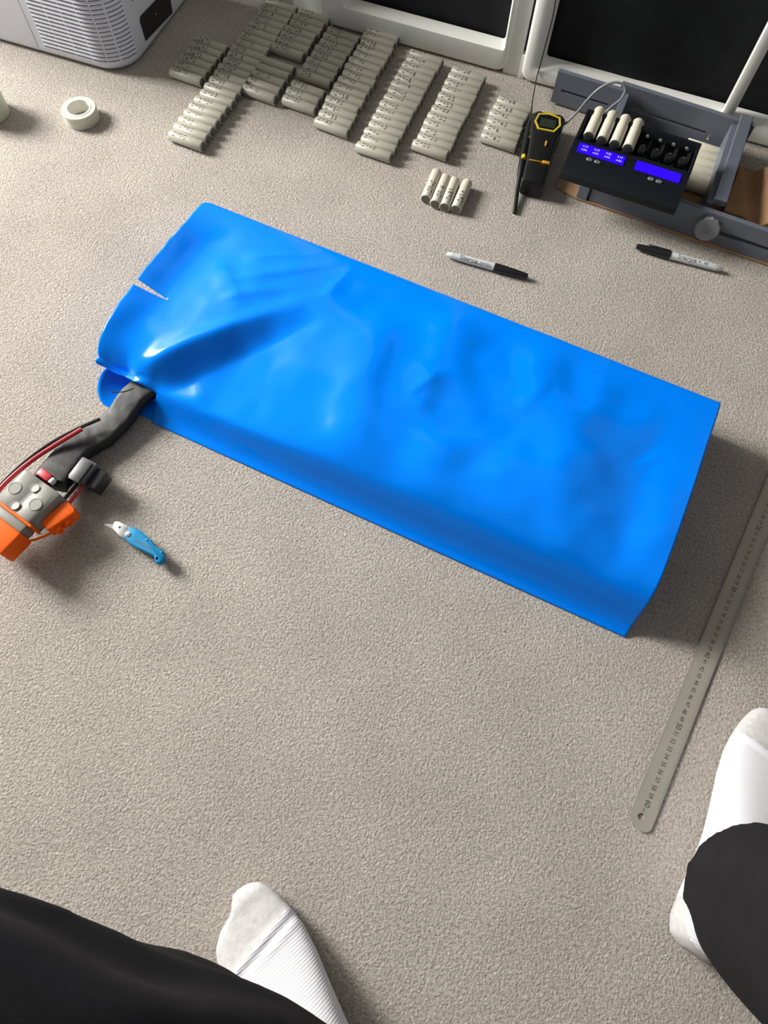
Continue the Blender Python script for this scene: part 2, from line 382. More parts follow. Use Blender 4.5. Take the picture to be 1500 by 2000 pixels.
for j in range(NV+1):
    d0, z0 = prof[j].x, prof[j].y
    wtop = sm(.045, .078, z0)
    for i in range(NS+1):
        s = SL*i/NS; d = d0; z = z0
        b = bumps(s, d)
        z += b*wtop*(1-.85*sm(.265, .325, d))
        # at the front left the wall sinks together with the top
        sag = sm(.45, .72, s)*(1-sm(.05, .10, d))
        z *= 1-.30*sag*(1-wtop)
        # right end: film lifts slightly, front lip flares
        # left end edge hangs down a little
        z -= .013*sm(.64, .755, s)*(1-.95*sm(.755, SL+.012, s))*wtop*(1-sm(.25, .33, d))
        if z0 < .060 and d < .12: z += (.056-z0)*sm(.705, .765, s)*sm(.018, .026, d)
        # back-left corner rounded
        if d > .30: s -= .012*sm(.315, .338, d)**2*sm(SL-.05, SL, s)
        # slit opening
        if js-40 < j < js+40 and s > slit_tip.x:
            op = .0042*(s-slit_tip.x)/(SL-slit_tip.x)
            if j <= js: d -= op*(1-(js-j)/40)
            else: d += op*(1-(j-js-1)/40)
        if s > SLIT_S-.02 and j > jc and j < jc+18:               # curled torn edge by the cable
            k = (1-(j-jc)/18)*sm(SLIT_S-.02, SLIT_S+.03, s)
            z += .010*k*k*math.sin((s-SLIT_S)*70+.5); d -= .004*k*noise.noise((s*60, 1, 1))
        s += (.0015*noise.noise((d*40, 5, 0))+.006*math.sin(math.pi*min(1, max(0, d/.33)))*sm(.5, 1, i/NS))*(i/NS)
        vs.append(FR+E1*s+E2*d+Vector((0, 0, max(z, .0008)))-PO)
fs = []
for j in range(NV):
    for i in range(NS):
        s = SL*(i+.5)/NS
        if j < jc and i >= i_sl: continue
        if j == js and s > slit_tip.x: continue
        a = j*(NS+1)+i; fs.append((a, a+1, a+NS+2, a+NS+1))
mb.add(vs, fs)
# lower layer of the sleeve with the curled lip left of the slit
mb.add([FR+E1*q+E2*d+Vector((0, 0, .0016))-PO for q, d in ((.004, .0), (.70, .0), (.74, .03), (.79, .06), (.79, .33), (.004, .33))], [tuple(range(6))])
OUTER = crv([(.690, -.002, .0015), (.715, -.001, .0015), (.738, -.002, .002), (.758, -.008, .003), (.781, -.011, .006), (.796, .001, .014), (.801, .020, .023), (.796, .034, .029), (.785, .045, .031), (.765, .058, .026), (.740, .070, .015)], 5)
INNER = crv([(.680, .022, .003), (.70, .024, .003), (.715, .026, .003), (.73, .028, .003), (.74, .030, .003), (.748, .033, .003), (.750, .038, .003), (.748, .043, .003), (.742, .048, .003), (.732, .054, .003), (.72, .06, .003)], 5)
rows = []
for k in range(13):
    t = k/12
    rows.append([FR+E1*(i_.x+(o_.x-i_.x)*t)+E2*(i_.y+(o_.y-i_.y)*(1-(1-t)**1.3))+Vector((0, 0, i_.z+(o_.z-i_.z)*t**1.9))-PO for i_, o_ in zip(INNER, OUTER)])
mb.loft(rows, False, False)
film = mb.build('film_sleeve', M['film'], pack, angle=0, recalc=False)
so = film.modifiers.new('thickness', 'SOLIDIFY'); so.thickness = .0005; so.offset = 0

# ---- cable bundle
def band(mb, path, widths, heights, n=20, sq=3.2, seedv=0):
    P = crv(path, 8); N_ = len(P)-1; rings = []
    for i, p in enumerate(P):
        t = (P[min(i+1, N_)]-P[max(i-1, 0)]).normalized(); a = t.cross(Vector((0, 0, 1))).normalized(); u = a.cross(t)
        f = i/N_*(len(widths)-1); k = min(int(f), len(widths)-2); w = widths[k]+(widths[k+1]-widths[k])*(f-k); h = heights[k]+(heights[k+1]-heights[k])*(f-k)
        ring = []
        for q in range(n):
            an = 2*math.pi*q/n; c, s_ = math.cos(an), math.sin(an)
            x = math.copysign(abs(c)**(2/sq), c)*w/2; y = math.copysign(abs(s_)**(2/sq), s_)*h/2
            ds = 1+.07*noise.noise((q*.9, i*.45, seedv))
            ring.append(p+(a*x+u*y)*ds-PO)
        rings.append(ring)
    mb.loft(rings)
mb = MB()
band(mb, [W(345, 762, .020), W(300, 752, .024), W(264, 775, .022), W(232, 818, .016), W(198, 850, .0145), W(160, 872, .016), W(128, 905, .024), W(98, 945, .036)], [.036, .037, .038, .037, .037, .037, .043, .045], [.020, .020, .020, .020, .020, .021, .023, .024], sq=6)
cable = mb.build('cable_bundle', M['heat_shrink'], pack, angle=75)
def wire(name, pts, r, m, parent=pack, off=None):
    mb = MB(); o = PO if off is None else off
    mb.tube([p-o for p in crv(pts, 8)], r, 8); return mb.build(name, m, parent)
wire('black_wire', [W(195, 818, .038), W(150, 838, .036), W(95, 868, .038), W(45, 905, .04), W(0, 948, .042), W(-50, 1010, .044)], .0026, M['black_wire'])
wire('red_wire', [W(160, 838, .038), W(110, 868, .038), W(55, 905, .040), W(0, 950+5, .042), W(-50, 1025, .044)], .0030, M['red'])
wire('cable_tie', [W(262, 758, .042), W(243, 765, .044), W(218, 766, .045)], .0008, M['black_wire'])
# ---- grey two-pole connector
CA, CB = W(45, 912, .056), W(119, 966, .056)
ew = (CB-CA).normalized(); el = Vector((ew.y, -ew.x, 0)).normalized()
if el.dot(W(30, 1000, .056)-CA) < 0: el = -el
cw = (CB-CA).length
def CM(l, w, z): return CA+ew*w+el*l+Vector((0, 0, z-.056))-PO
conn = MB()
rings = []
for l in (0, .0015, .050, .052):
    ins = .0012 if l in (0, .052) else 0
    ring = []
    top = [(0.0, .030), (0.0, .048), (.004, .0545), (.010, .056), (.024, .056), (.029, .0542), (.0335, .0535), (.038, .0542), (.043, .056), (.057, .056), (.063, .054), (.066, .048), (.066, .030)]
    for w, z in top: ring.append(CM(l, ins+w/.066*(cw-2*ins), z-ins))
    rings.append(ring)
conn.loft(rings)
housing = conn.build('connector_housing', M['grey_conn'], pack, angle=40)
for (px, py, hole) in ((29, 953, 0), (68, 953, 1), (29, 987, 1), (69, 985, 0)):
    c = W(px, py, .0565)-PO; mb = MB(); n = 20
    up = Matrix.Translation(c) @ Matrix.Rotation(-math.pi/2, 4, 'Y')
    if hole:
        mb.lathe([(-.001, .0056), (.0002, .0056), (.0002, .0050), (-.0004, .0044)], n, up); mb.build('rivet_hole', M['rivet'], housing)
    else:
        mb.lathe([(-.002, .0086), (.00005, .0086), (.0003, .0082), (.0003, .0078), (-.0001, .0076)], n, up); mb.build('round_boss', M['grey_conn'], housing)
mb = MB(); mb.box(-.001, .010, .010, .030, -.008, .008, .002, mtx=Matrix.Translation(CM(-.004, .006, .044)) @ Matrix((tuple(-el), tuple(ew), (0, 0, 1))).transposed().to_4x4()); mb.build('red_contact_sleeve', M['red'], housing)
mb = MB(); mb.lathe([(0, .004), (.006, .004), (.008, .003)], 12, Matrix.Translation(CM(-.004, .040, .048)) @ Matrix((tuple(-el), tuple(ew), (0, 0, 1))).transposed().to_4x4()); mb.build('white_pin', M['white_plastic'], housing)
LM = Matrix((tuple(el), tuple(ew), tuple(el.cross(ew)))).transposed().to_4x4()
if el.cross(ew).z < 0: LM = Matrix((tuple(el), tuple(-ew), (0, 0, 1))).transposed().to_4x4(); SG = -1
else: SG = 1
def slab(name, m, l0, l1, w0, w1, z0, z1, bev, parent):
    mb = MB(); mm = Matrix.Translation(CA+Vector((0, 0, -.056))-PO) @ LM
    a, b = sorted((SG*w0, SG*w1)); mb.box(l0, l1, a, b, z0, z1, bev, mtx=mm); return mb.build(name, m, parent)
cover = slab('orange_cover', M['orange'], .066, .100, -.004, cw+.000, .026, .060, .003, pack)
slab('cover_lip', M['orange'], .0505, .0545, -.002, cw+.002, .030, .0580, .0015, cover)
slab('grey_band', M['grey_conn'], .054, .067, .001, cw-.004, .030, .0560, .003, housing)
# ---- orange cap on its strap
cl = W(118, 1012, .036); capx = (W(143, 995, .035)-W(97, 1030, .035)).normalized(); capy = Vector((-capx.y, capx.x, 0))
CMx = Matrix((tuple(capx), tuple(capy), (0, 0, 1))).transposed().to_4x4()
mb = MB(); mb.prism([(-.021, -.008), (.018, -.011), (.021, -.006), (.021, .007), (.016, .011), (-.018, .010), (-.021, .006)], -.013, .009, .0025, mtx=Matrix.Translation(cl-PO) @ CMx)
mb.lathe([(-.001, .006), (.0045, .0055), (.0045, .003), (.002, .0025)], 16, Matrix.Translation(cl-PO) @ CMx @ Matrix.Translation((.004, -.010, -.001)) @ Matrix.Rotation(-math.pi/2, 4, 'Z'))
mb.lathe([(-.001, .006), (.0045, .0055), (.0045, .003), (.002, .0025)], 16, Matrix.Translation(cl-PO) @ CMx @ Matrix.Translation((-.010, -.010, -.002)) @ Matrix.Rotation(-math.pi/2, 4, 'Z'))
cap = mb.build('orange_cap', M['orange'], pack)
wire('cap_strap', [W(112, 1030, .030), W(100, 1041, .030), W(80, 1050, .030), W(58, 1056, .032), W(32, 1055, .036)], .0017, M['orange'], cap)
# ---- small dark plug with its pair of wires
pc = W(172, 930, .028); px_ = (W(190, 945, .028)-W(150, 925, .028)).normalized(); py_ = Vector((-px_.y, px_.x, 0)); PM = Matrix.Translation(pc-PO) @ Matrix((tuple(px_), tuple(py_), (0, 0, 1))).transposed().to_4x4()
mb = MB(); mb.box(-.016, .009, -.016, .018, -.013, .014, .0025, mtx=PM); mb.box(-.012, .004, -.0175, .014, .012, .0165, .001, mtx=PM)
plug = mb.build('small_plug', M['dark_conn'], pack)
mb = MB(); mb.box(.008, .023, -.013, .015, -.016, .007, .002, mtx=PM); mb.build('plug_skirt', M['black_wire'], plug)
wire('black_wire', [W(165, 930, .028), W(147, 950, .028), W(130, 970, .028), W(108, 990, .030), W(85, 1002, .032)], .0024, M['black_wire'])
wire('red_wire', [W(172, 938, .028), W(155, 958, .028), W(138, 978, .028), W(115, 997, .028), W(88, 1012, .030)], .0028, M['red'])
mb = MB(); mb.tube([W(154, 956, .029)-PO, W(151, 962, .029)-PO], .0018, 8); mb.build('wire_ferrule', M['white_plastic'], plug)

# ================================================================== BATTERY CELLS
CR, CL = .0092, .065
mb = MB(); mb.lathe([(-CL/2, .0078), (-CL/2, CR-.0006), (-CL/2+.0006, CR), (CL/2-.0016, CR), (CL/2-.0004, CR-.0006), (CL/2, CR-.0020), (CL/2-.0003, .0065)], 28)
ME_WRAP = mb.mesh('wrapper', M['cell'], angle=50); ME_WRAP_P = mb.mesh('wrapper', M['cell_light'], angle=50)
mb = MB(); mb.lathe([(CL/2-.004, .0066), (CL/2-.0001, .0066), (CL/2-.0001, .0045), (CL/2+.0009, .0042), (CL/2+.0011, .0036)], 20)
ME_POS = mb.mesh('positive_terminal', M['cell_end'])
mb = MB(); mb.lathe([(-CL/2-.0002, .0076), (-CL/2+.001, .0078)], 20)
ME_NEG = mb.mesh('negative_terminal', M['cell_end'])
def cell(center, dirx, label, group, num=None, pale=False, x0=-.026, cwid=.0070, h=.0082, th0=-.1, flip=False, rng=random):
    o = thing('battery_cell', center, math.atan2(dirx.y, dirx.x), label, 'battery', group)
    link('wrapper', ME_WRAP_P if pale else ME_WRAP, o); link('positive_terminal', ME_POS, o); link('negative_terminal', ME_NEG, o)
    if num:
        hw = handwriting(num, x0, cwid, h, CR, th0, rng); hw.build('handwritten_number', M['ink'], o, smooth=False, recalc=False)
    return o
def c2(x, y): return (320+x/4.41, y/4.41)
def c3(x, y): return (560+x/3, 20+y/3)
ORD = ['first', 'second', 'third', 'fourth', 'fifth', 'sixth', 'seventh', 'eighth', 'ninth', 'tenth', 'eleventh', 'twelfth', 'thirteenth', 'fourteenth', 'fifteenth', 'sixteenth', 'seventeenth', 'eighteenth', 'nineteenth', 'twentieth', 'twenty-first', 'twenty-second']
# column (counted from the handheld meter), near cell's left and right end, far right end, numbers, count already passed
COLS = [('eighth', c2(60, 630), c2(335, 695), c2(535, 440), ['2690', '2690', '2692', '2693', '2695', '2695'], 0),
        ('seventh', c2(62, 1172), c2(350, 1258), c2(1150, 105), ['2700', '2700', '2701', '2704', '2705', '2707', '2703', '2703', '2703', '2708', '2709', '2709', '2718', '2701', '2710', '2711', '2711', '2712', '2712', '2713', '2715', '2717'], 0),
        ('sixth', c2(695, 768), c2(975, 868), c2(1120, 620), ['2710', '2711', '2712', None, None], 0),
        ('sixth', c2(945, 405), c2(1215, 512), c2(1395, 245), ['2720', '2727', '2727', '2728', '2728', '2729', '2729'], 5),
        ('fifth', c2(1035, 860), c2(1320, 962), c2(1385, 830), ['2730', '2730', '2730'], 0),
        ('fifth', c3(75, 375), c3(265, 442), c3(425, 190), ['2731', '2731', '2731', '2732', '2732', '2733', '2737', '2737'], 3),
        ('fourth', c3(165, 652), c3(362, 725), c3(660, 185), ['2733', '2733', '2734', '2735', '2738', '2730', '2735', '2735', '2735', '2735', '2737', '2737', '2738', '2739', '2739'], 0),
        ('third', c3(418, 800), c3(612, 866), c3(912, 318), ['2740', '2740', '2741', '2743', '2744', '2744', '2745', '2745', '2745', '2748', '2748', '2748', '2749', '2749', '2749'], 0),
        ('second', c3(745, 788), c3(945, 858), c3(1158, 432), ['2750', '2750', '2751', '2751', '2752', '2753', '2753', '2755', '2757', '2757', '2758', '2758'], 0),
        ('first', c3(1140, 745), c3(1340, 798), c3(1425, 590), ['2760', '2761', '2763', '2765', '2768', '2768'], 0)]
rngc = random.Random(5)
for name, l, r, far, nums, passed in COLS:
    a, b = W(*l, CR), W(*r, CR); f = W(*far, CR)
    ax = (b-a).normalized(); base = (a+b)/2
    step = (f-b); n = len(nums); ang = -.065
    ax = Vector((math.cos(ang), math.sin(ang), 0)) if abs(math.atan2(ax.y, ax.x)-ang) > .05 else ax
    st = step.normalized()*max(.0187, step.length/(n-1)) if n > 1 else Vector()
    for k, num in enumerate(nums):
        jit = Vector((rngc.uniform(-.0018, .0018), 0, 0)); da = rngc.uniform(-.006, .006)
        d = Vector((math.cos(math.atan2(ax.y, ax.x)+da), math.sin(math.atan2(ax.y, ax.x)+da), 0))
        txt = f'marked {num}' if num else 'unmarked'
        cell(base+st*k+jit, d, f'pale grey cell {txt}, {ORD[k+passed]} from blue-sleeve end, {name} column from meter', 'numbered battery cells lined up on the carpet', num, th0=rngc.uniform(-.40, .10), x0=rngc.uniform(-.028, -.021), rng=rngc)
# four cells by themselves in the middle of the carpet
four = [((832, 389), (853, 338)), ((849, 401), (872, 346)), ((868, 406), (889, 352)), ((890, 410), (913, 357))]
names4 = ['closest to the numbered columns', 'second from the numbered columns', 'third from the numbered columns', 'closest to the handheld meter']
for k, ((x0, y0), (x1, y1)) in enumerate(four):
    a, b = W(x0, y0, CR), W(x1, y1, CR); d = (b-a).normalized()
    cell((a+b)/2, d, f'pale cell in loose group of four on open carpet, {names4[k]}', 'four loose cells beside the blue sleeve', ['2740', '2716', '2687', '2679'][k], pale=True, x0=-.022, th0=-.25, cwid=.0066, rng=rngc)

# ================================================================== COOLER
ck = thing('portable_cooler', (-1.15, 1.10, 0), R(1.0), 'pale grey plastic cooler box with wrap-round vent slots and dark display', 'cooler')
CO = ck.location.copy(); ckm = ck.matrix_basis.inverted()
def cooler_outline(off, n=18):
    x0, x1, y0, y1, r = -1.46-off, -.862+off, .966-off, 1.243+off, .060+off
    pts = []
    for cx, cy, a0, rr in ((x1-r, y0+r, -90, r), (x1-.02, y1-.02, 0, .02), (x0+.05, y1-.05, 90, .05), (x0+.05, y0+.05, 180, .05)):
        for k in range(n+1):
            a = R(a0+90*k/n); pts.append((cx+rr*math.cos(a), cy+rr*math.sin(a)))
    return pts
def ring_at(off, z): return [Vector((x, y, z))-CO for x, y in cooler_outline(off)]
# body shell with the vent slots cut as real grooves: rings alternate proud and recessed only along the vent stretch
SL_Z = [.020+.00725*k for k in range(16)]
zs = [(.002, -.010), (.004, -.005), (.009, -.001), (.014, 0)]
mb = MB(); rings = [ring_at(o, z) for z, o in zs]
rings.append(ring_at(0, .30)); rings.append(ring_at(-.004, .318)); rings.append(ring_at(-.015, .325))
mb.loft(rings); body = mb.build('body', M['cooler'], ck, angle=30)
# slots: louvre cuts round the corner; dark strips behind them stand in for interior shade
OUT = cooler_outline(0, 18)
def vent_path():
    x1, y0, r = -.862, .966, .060; P = []
    x = -1.026
    while x < x1-r: P.append((Vector((x, y0, 0)), Vector((0, -1, 0)))); x += .001
    for k in range(0, 79):
        a = R(-90+90*k/90); P.append((Vector((x1-r+r*math.cos(a), y0+r+r*math.sin(a), 0)), Vector((math.cos(a), math.sin(a), 0))))
    return P
VP = vent_path()
dist = [0]
for (a, _), (b, _) in zip(VP, VP[1:]): dist.append(dist[-1]+(b-a).length)
GAPS = [.033, .066, .099, .128, .152]
slots = MB()
for zi in SL_Z:
    mb = MB(); seg = []
    runs = []; cur = []
    for (p, n), dd in zip(VP, dist):
        near = any(abs(dd-g) < .0009 for g in GAPS)
        if near:
            if len(cur) > 1: runs.append(cur)
            cur = []
        else: cur.append((p, n))
    if len(cur) > 1: runs.append(cur)
    for run in runs:
        rg = []
        for p, n in run:
            h = .0012
            rg.append([p+n*q_+Vector((0, 0, zi+e_*h))-CO for q_, e_ in ((-.0075, -1.2), (-.0075, 1.2), (-.012, 1.2), (-.012, -1.2))])
        mb.loft(rg)
        slots.loft([[p+n*q_+Vector((0, 0, zi+e_*h))-CO for q_, e_ in ((.003, -1), (.003, 1), (-.008, 1), (-.008, -1))] for p, n in run[::4]+([run[-1]] if (len(run)-1) % 4 else [])])
    mb.build('vent_slot_shade', M['slot_shade_and_badge'], body, angle=30)  # dark backing in the cut slots, shade put in as colour
    # louvre lip above each slot
    mb = MB(); rg = []
    for p, n in VP:
        rg.append([p-n*.001+Vector((0, 0, zi+.0016))-CO, p+n*.0010+Vector((0, 0, zi+.0024))-CO, p+n*.0008+Vector((0, 0, zi+.0046))-CO, p-n*.001+Vector((0, 0, zi+.0056))-CO])
    mb.loft(rg); mb.build('louvre', M['cooler'], body, angle=60)
slots.box(-1.0434, -1.0416, .960, .970, .012, .30, mtx=Matrix.Translation(-CO))
cut(body, slots)
mb = MB(); mb.box(-1.0436, -1.0414, .9690, .974, .012, .30, mtx=Matrix.Translation(-CO)); mb.build('panel_seam_shade', M['slot_shade_and_badge'], body)  # dark strip on the groove floor, painted shade of the seam
mb = MB()
pl = [(1.045, .022), (1.147, .014), (1.152, .050), (1.143, .056), (1.050, .062), (1.045, .057)]
mb.add([Vector((-.8625, y, z))-CO for y, z in pl]+[Vector((-.8605, y, z))-CO for y, z in pl], [tuple(range(6)), tuple(range(6, 12))]+[(i, (i+1) % 6, (i+1) % 6+6, i+6) for i in range(6)])
disp = mb.build('display_panel', M['display_black'], ck)
mb = MB(); mb.box(-.8606, -.8602, 1.093, 1.095, .040, .042, mtx=Matrix.Translation(-CO)); mb.build('indicator_light', M['white_plastic'], disp)
mb = MB(); mb.box(-.8625, -.8612, 1.040, 1.075, .092, .098, .001, mtx=Matrix.Translation(-CO)); mb.build('badge', M['slot_shade_and_badge'], ck)

# ================================================================== TAPE ROLLS
def roll(center, r0, r1, h, name, label, tp=.0):
    o = thing(name, center, 0, label, 'tape roll')
    mb = MB(); n = 48; prof_ = [(r1, .0), (r0-.001, 0), (r0, .001), (r0-tp, h-.001), (r0-tp-.001, h), (r1+.001, h)]
    rings = [[Vector((r*math.cos(2*math.pi*k/n), r*math.sin(2*math.pi*k/n), z)) for k in range(n)] for r, z in prof_]
    mb.loft(rings, True, False); mb.build('tape', M['tape'], o, angle=40)
    mb = MB(); prof_ = [(r1+.001, 0), (r1-.0015, 0), (r1-.0015, h+.0006), (r1+.001, h+.0006), (r1+.001, 0)]
    rings = [[Vector((r*math.cos(2*math.pi*k/n), r*math.sin(2*math.pi*k/n), z)) for k in range(n)] for r, z in prof_]
    mb.loft(rings, True, False); mb.build('core', M['tape_core'], o, angle=40)
    return o
roll(W(162, 232, 0), .0300, .0205, .021, 'tape_roll', 'small translucent tape roll lying flat on the carpet by the cooler')
roll(W(-18, 222, 0), .0330, .0200, .055, 'tape_roll', 'tall pale green translucent tape roll standing beside the small roll')

# ================================================================== MARKER PENS
def pen(tail, captip, label, txt, seed):
    a, b = W(*tail, .0065), W(*captip, .0065); d = (b-a); Ln = d.length
    o = thing('marker_pen', (a+b)/2, math.atan2(d.y, d.x), label, 'pen', 'capped marker pens on the carpet')
    h = Ln/2; r = .0058
    mb = MB(); mb.lathe([(-h, .0022), (-h+.002, .0038), (-h+.008, .0044), (-h+.0085, .0050), (-h+.022, r-.0003), (h-.058, r+.0002), (h-.050, r)], 24)
    mb.build('barrel', M['pen_body'], o)
    mb = MB(); mb.lathe([(h-.0555, r+.0002), (h-.055, r+.0011), (h-.040, r+.0010), (h-.010, .0050), (h-.003, .0044), (h, .0034)], 24); cp = mb.build('cap', M['pen_cap'], o)
    mb = MB(); mb.box(h-.054, h-.018, -.0012, .0012, r+.0003, r+.0022, .0005, mtx=Matrix.Rotation(.9, 4, 'X')); mb.build('clip', M['pen_cap'], cp)
    mb = MB()
    for body_, size, xc, th, flip in txt:
        vs, fs = text_data(body_, size); q = []
        for v in vs:
            x, y = (-v.x, -v.y) if flip else (v.x, v.y)
            t = th+y/r; q.append(Vector((xc+x, (r+.00025)*math.sin(t), (r+.00025)*math.cos(t))))
        mb.add(q, fs)
    mb.build('printed_lettering', M['ink_grey'], o, smooth=False, recalc=False)
    mb = MB(); q = []
    for x, t in ((-h+.011, .1), (-h+.014, .1), (-h+.014, .55), (-h+.011, .55)): q.append(Vector((x, .0052*math.sin(t), .0052*math.cos(t))))
    mb.add(q, [(0, 1, 2, 3)]); mb.build('mark', M['ink'], o, smooth=False, recalc=False)
    return o
pen((872, 496), (1031, 540), 'capped white marker pen with black cap lying beside the blue sleeve', [('Sharpie', .0100, -.030, -.55, False), ('FINE POINT', .0042, .000, -.55, False), ('PERMANENT MARKER', .0032, -.008, -1.0, False)], 1)
pen((1410, 526), (1243, 481), 'capped white marker pen with black cap lying beside the cardboard sheet', [('Sharpie', .0100, -.012, .45, True), ('P', .0055, -.032, .45, True), ('AP', .0055, -.042, .45, True)], 2)

# ================================================================== UTILITY KNIFE
ka, kb = W(209, 1023, .006), W(329, 1086, .006); kd = kb-ka
kn = thing('utility_knife', ka, math.atan2(kd.y, kd.x), 'folding utility knife with bright blue handle and open steel blade', 'knife')
KL = kd.length
mb = MB(); mb.prism([(.036, .010), (.050, .0105), (.068, .007), (.078, .0015), (.092, .0015), (KL-.001, -.003), (KL+.002, -.010), (KL, -.016), (KL-.006, -.0165), (KL-.012, -.010), (.075, -.0105), (.058, -.0115), (.047, -.0105), (.038, -.0075), (.034, -.004)][::-1], .001, .0125, .0016)
handle = mb.build('handle', M['knife_blue'], kn)
mb = MB(); mb.prism([(.012, .0055), (.017, .0085), (.034, .0085), (.040, .006), (.040, -.008), (.030, -.0085), (.015, -.0035)][::-1], .003, .0100, .0008); holder = mb.build('blade_holder', M['steel'], kn)
mb = MB(); mb.prism([(.0, -.0035), (.013, .0035), (.020, .004), (.020, -.004)][::-1], .0060, .0068); mb.build('blade', M['bright_steel'], kn, smooth=False)
def disc(name, m, parent, x, y, z, r, h=.0008, n=18):
    mb = MB(); mb.lathe([(-h, r), (h*.5, r), (h, r*.8)], n, Matrix.Translation((x, y, z)) @ Matrix.Rotation(-math.pi/2, 4, 'Y')); return mb.build(name, m, parent)
disc('pivot_screw', M['bright_steel'], handle, .0395, -.0015, .0128, .0037)
disc('screw', M['bright_steel'], handle, .065, .0035, .0128, .0013)
disc('screw', M['bright_steel'], handle, .0915, -.002, .0128, .0011)
cut(handle, pin(KL-.006, -.0115, -.01, .03, .0019))
cut(holder, pin(.023, .002, -.01, .03, .0016))
disc('holder_pin', M['bright_steel'], holder, .030, .0055, .0101, .0014)
vs, fs = text_data('HARDEN', .0062); mb = MB(); mb.add([Vector((.0655+v.x*1.05, -.0045+v.y, .01262)) for v in vs], fs); mb.build('printed_lettering', M['ink_grey'], handle, smooth=False, recalc=False)

# ================================================================== STEEL RULE
p60, p20 = W(1265, 1570, .002), W(1481, 1032, .002); rd = (p60-p20).normalized(); rn = Vector((-rd.y, rd.x, 0))
if rn.x < 0: rn = -rn
ru = thing('steel_ruler', (p60-rd*.60)*1.0, 0, 'long worn steel ruler with centimetre numbers lying on the carpet', 'ruler')
ru.location.z = 0; RO = ru.location.copy()
RMx = Matrix((tuple(rd), tuple(rn), (0, 0, 1))).transposed().to_4x4()
if rd.cross(rn).z < 0: pass
le = (W(1288, 1446, .002)-RO).dot(rn); re_ = (W(1348, 1428, .002)-RO).dot(rn); wdt = re_-le
def RP(x, y, z): return Vector((0, 0, 0))+rd*x+rn*y+Vector((0, 0, z))
poly = []
for k in range(7): a = R(90*k/6); poly.append((.622+.009*math.sin(a)-.0005, re_-.009+.009*math.cos(a)))
for k in range(7): a = R(90*k/6); poly.append((.613+.018*math.cos(a), le+.018-.018*math.sin(a)))
poly += [(-.012, le), (-.012, re_)]
hole = [(.6165+.0038*math.cos(2*math.pi*k/20), le+wdt*.45+.0038*math.sin(2*math.pi*k/20)) for k in range(20)]
mb = MB(); mb.add([RP(x, y, .0010) for x, y in poly]+[RP(x, y, .0022) for x, y in poly], [tuple(range(len(poly))), tuple(range(len(poly), 2*len(poly)))]+[(i, (i+1) % len(poly), (i+1) % len(poly)+len(poly), i+len(poly)) for i in range(len(poly))])
blade = mb.build('rule_blade', M['ruler'], ru, smooth=False)
mb = MB(); mb.add([RP(x, y, -.01) for x, y in hole]+[RP(x, y, .02) for x, y in hole], [tuple(range(20)), tuple(range(20, 40))]+[(k, (k+1) % 20, (k+1) % 20+20, k+20) for k in range(20)])
cut(blade, mb)
mb = MB()
for c in range(14, 61):
    vs, fs = text_data(str(c), .0068 if c % 10 else .0088)
    mb.add([RP(c*.01+v.x*.95, le+wdt*.50+v.y*1.05, .0023) for v in vs], fs)
vs, fs = text_data('cm', .0045); mb.add([RP(.6085+v.x, le+wdt*.46+v.y, .0023) for v in vs], fs)
mb.build('printed_numbers', M['ink'], ru, smooth=False, recalc=False)
mb = MB()
for k in range(130, 601):
    x = k*.001; ln = .0060 if k % 10 == 0 else (.0045 if k % 5 == 0 else .0028); w = .00010
    for y0, y1 in ((re_-ln, re_-.0003), (le+.0003, le+ln*.6)):
        mb.add([RP(x-w, y0, .00226), RP(x+w, y0, .00226), RP(x+w, y1, .00226), RP(x-w, y1, .00226)], [(0, 1, 2, 3)])
mb.build('graduations', M['ink_grey'], ru, smooth=False, recalc=False)

# ================================================================== CARDBOARD, JIG, CHARGER
cb = thing('cardboard_sheet', (.13, 1.09, 0), 0, 'flat brown cardboard sheet under the grey jig', 'cardboard')
mb = MB(); poly = [(-.190, -.080), (-.150, -.092), (-.04, -.098), (.05, -.107), (.12, -.110), (.185, -.114), (.33, -.10), (.33, .09), (-.17, .09)]
mb.prism(poly, .0005, .0045, .0008); mb.build('sheet', M['cardboard'], cb, smooth=False)
fp = thing('cardboard_flap', (.275, 1.10, .0045), R(-4), 'creased brown kraft cardboard piece beside the jig arm', 'cardboard')
mb = MB(); vs = []; fs = []; nx, ny = 24, 20
for j in range(ny+1):
    for i in range(nx+1):
        x = -.058+.175*i/nx; y = -.066+.115*j/ny
        z = .022+.012*math.exp(-((x-.0+y*.35)/.010)**2)-.010*math.exp(-((x+.022+y*.3)/.012)**2)+.004*noise.noise((x*40, y*30, 2))
        vs.append((x, y, z))
for j in range(ny):
    for i in range(nx): a = j*(nx+1)+i; fs.append((a, a+1, a+nx+2, a+nx+1))
n0 = len(vs); bd = [i for i in range(nx+1)]+[j*(nx+1)+nx for j in range(1, ny+1)]+[ny*(nx+1)+i for i in range(nx-1, -1, -1)]+[j*(nx+1) for j in range(ny-1, 0, -1)]
vs += [(vs[i][0], vs[i][1], 0) for i in bd]
for k in range(len(bd)): fs.append((bd[k], bd[(k+1) % len(bd)], n0+(k+1) % len(bd), n0+k))
fs.append(tuple(n0+k for k in range(len(bd))))
mb.add(vs, fs); mb.build('flap', M['cardboard'], fp, angle=30)
jg = thing('adjustable_jig', (.10, 1.10, .0), 0, 'slate grey plastic adjustable frame jig with slotted plates and round knob', 'jig')
JO = jg.location.copy()
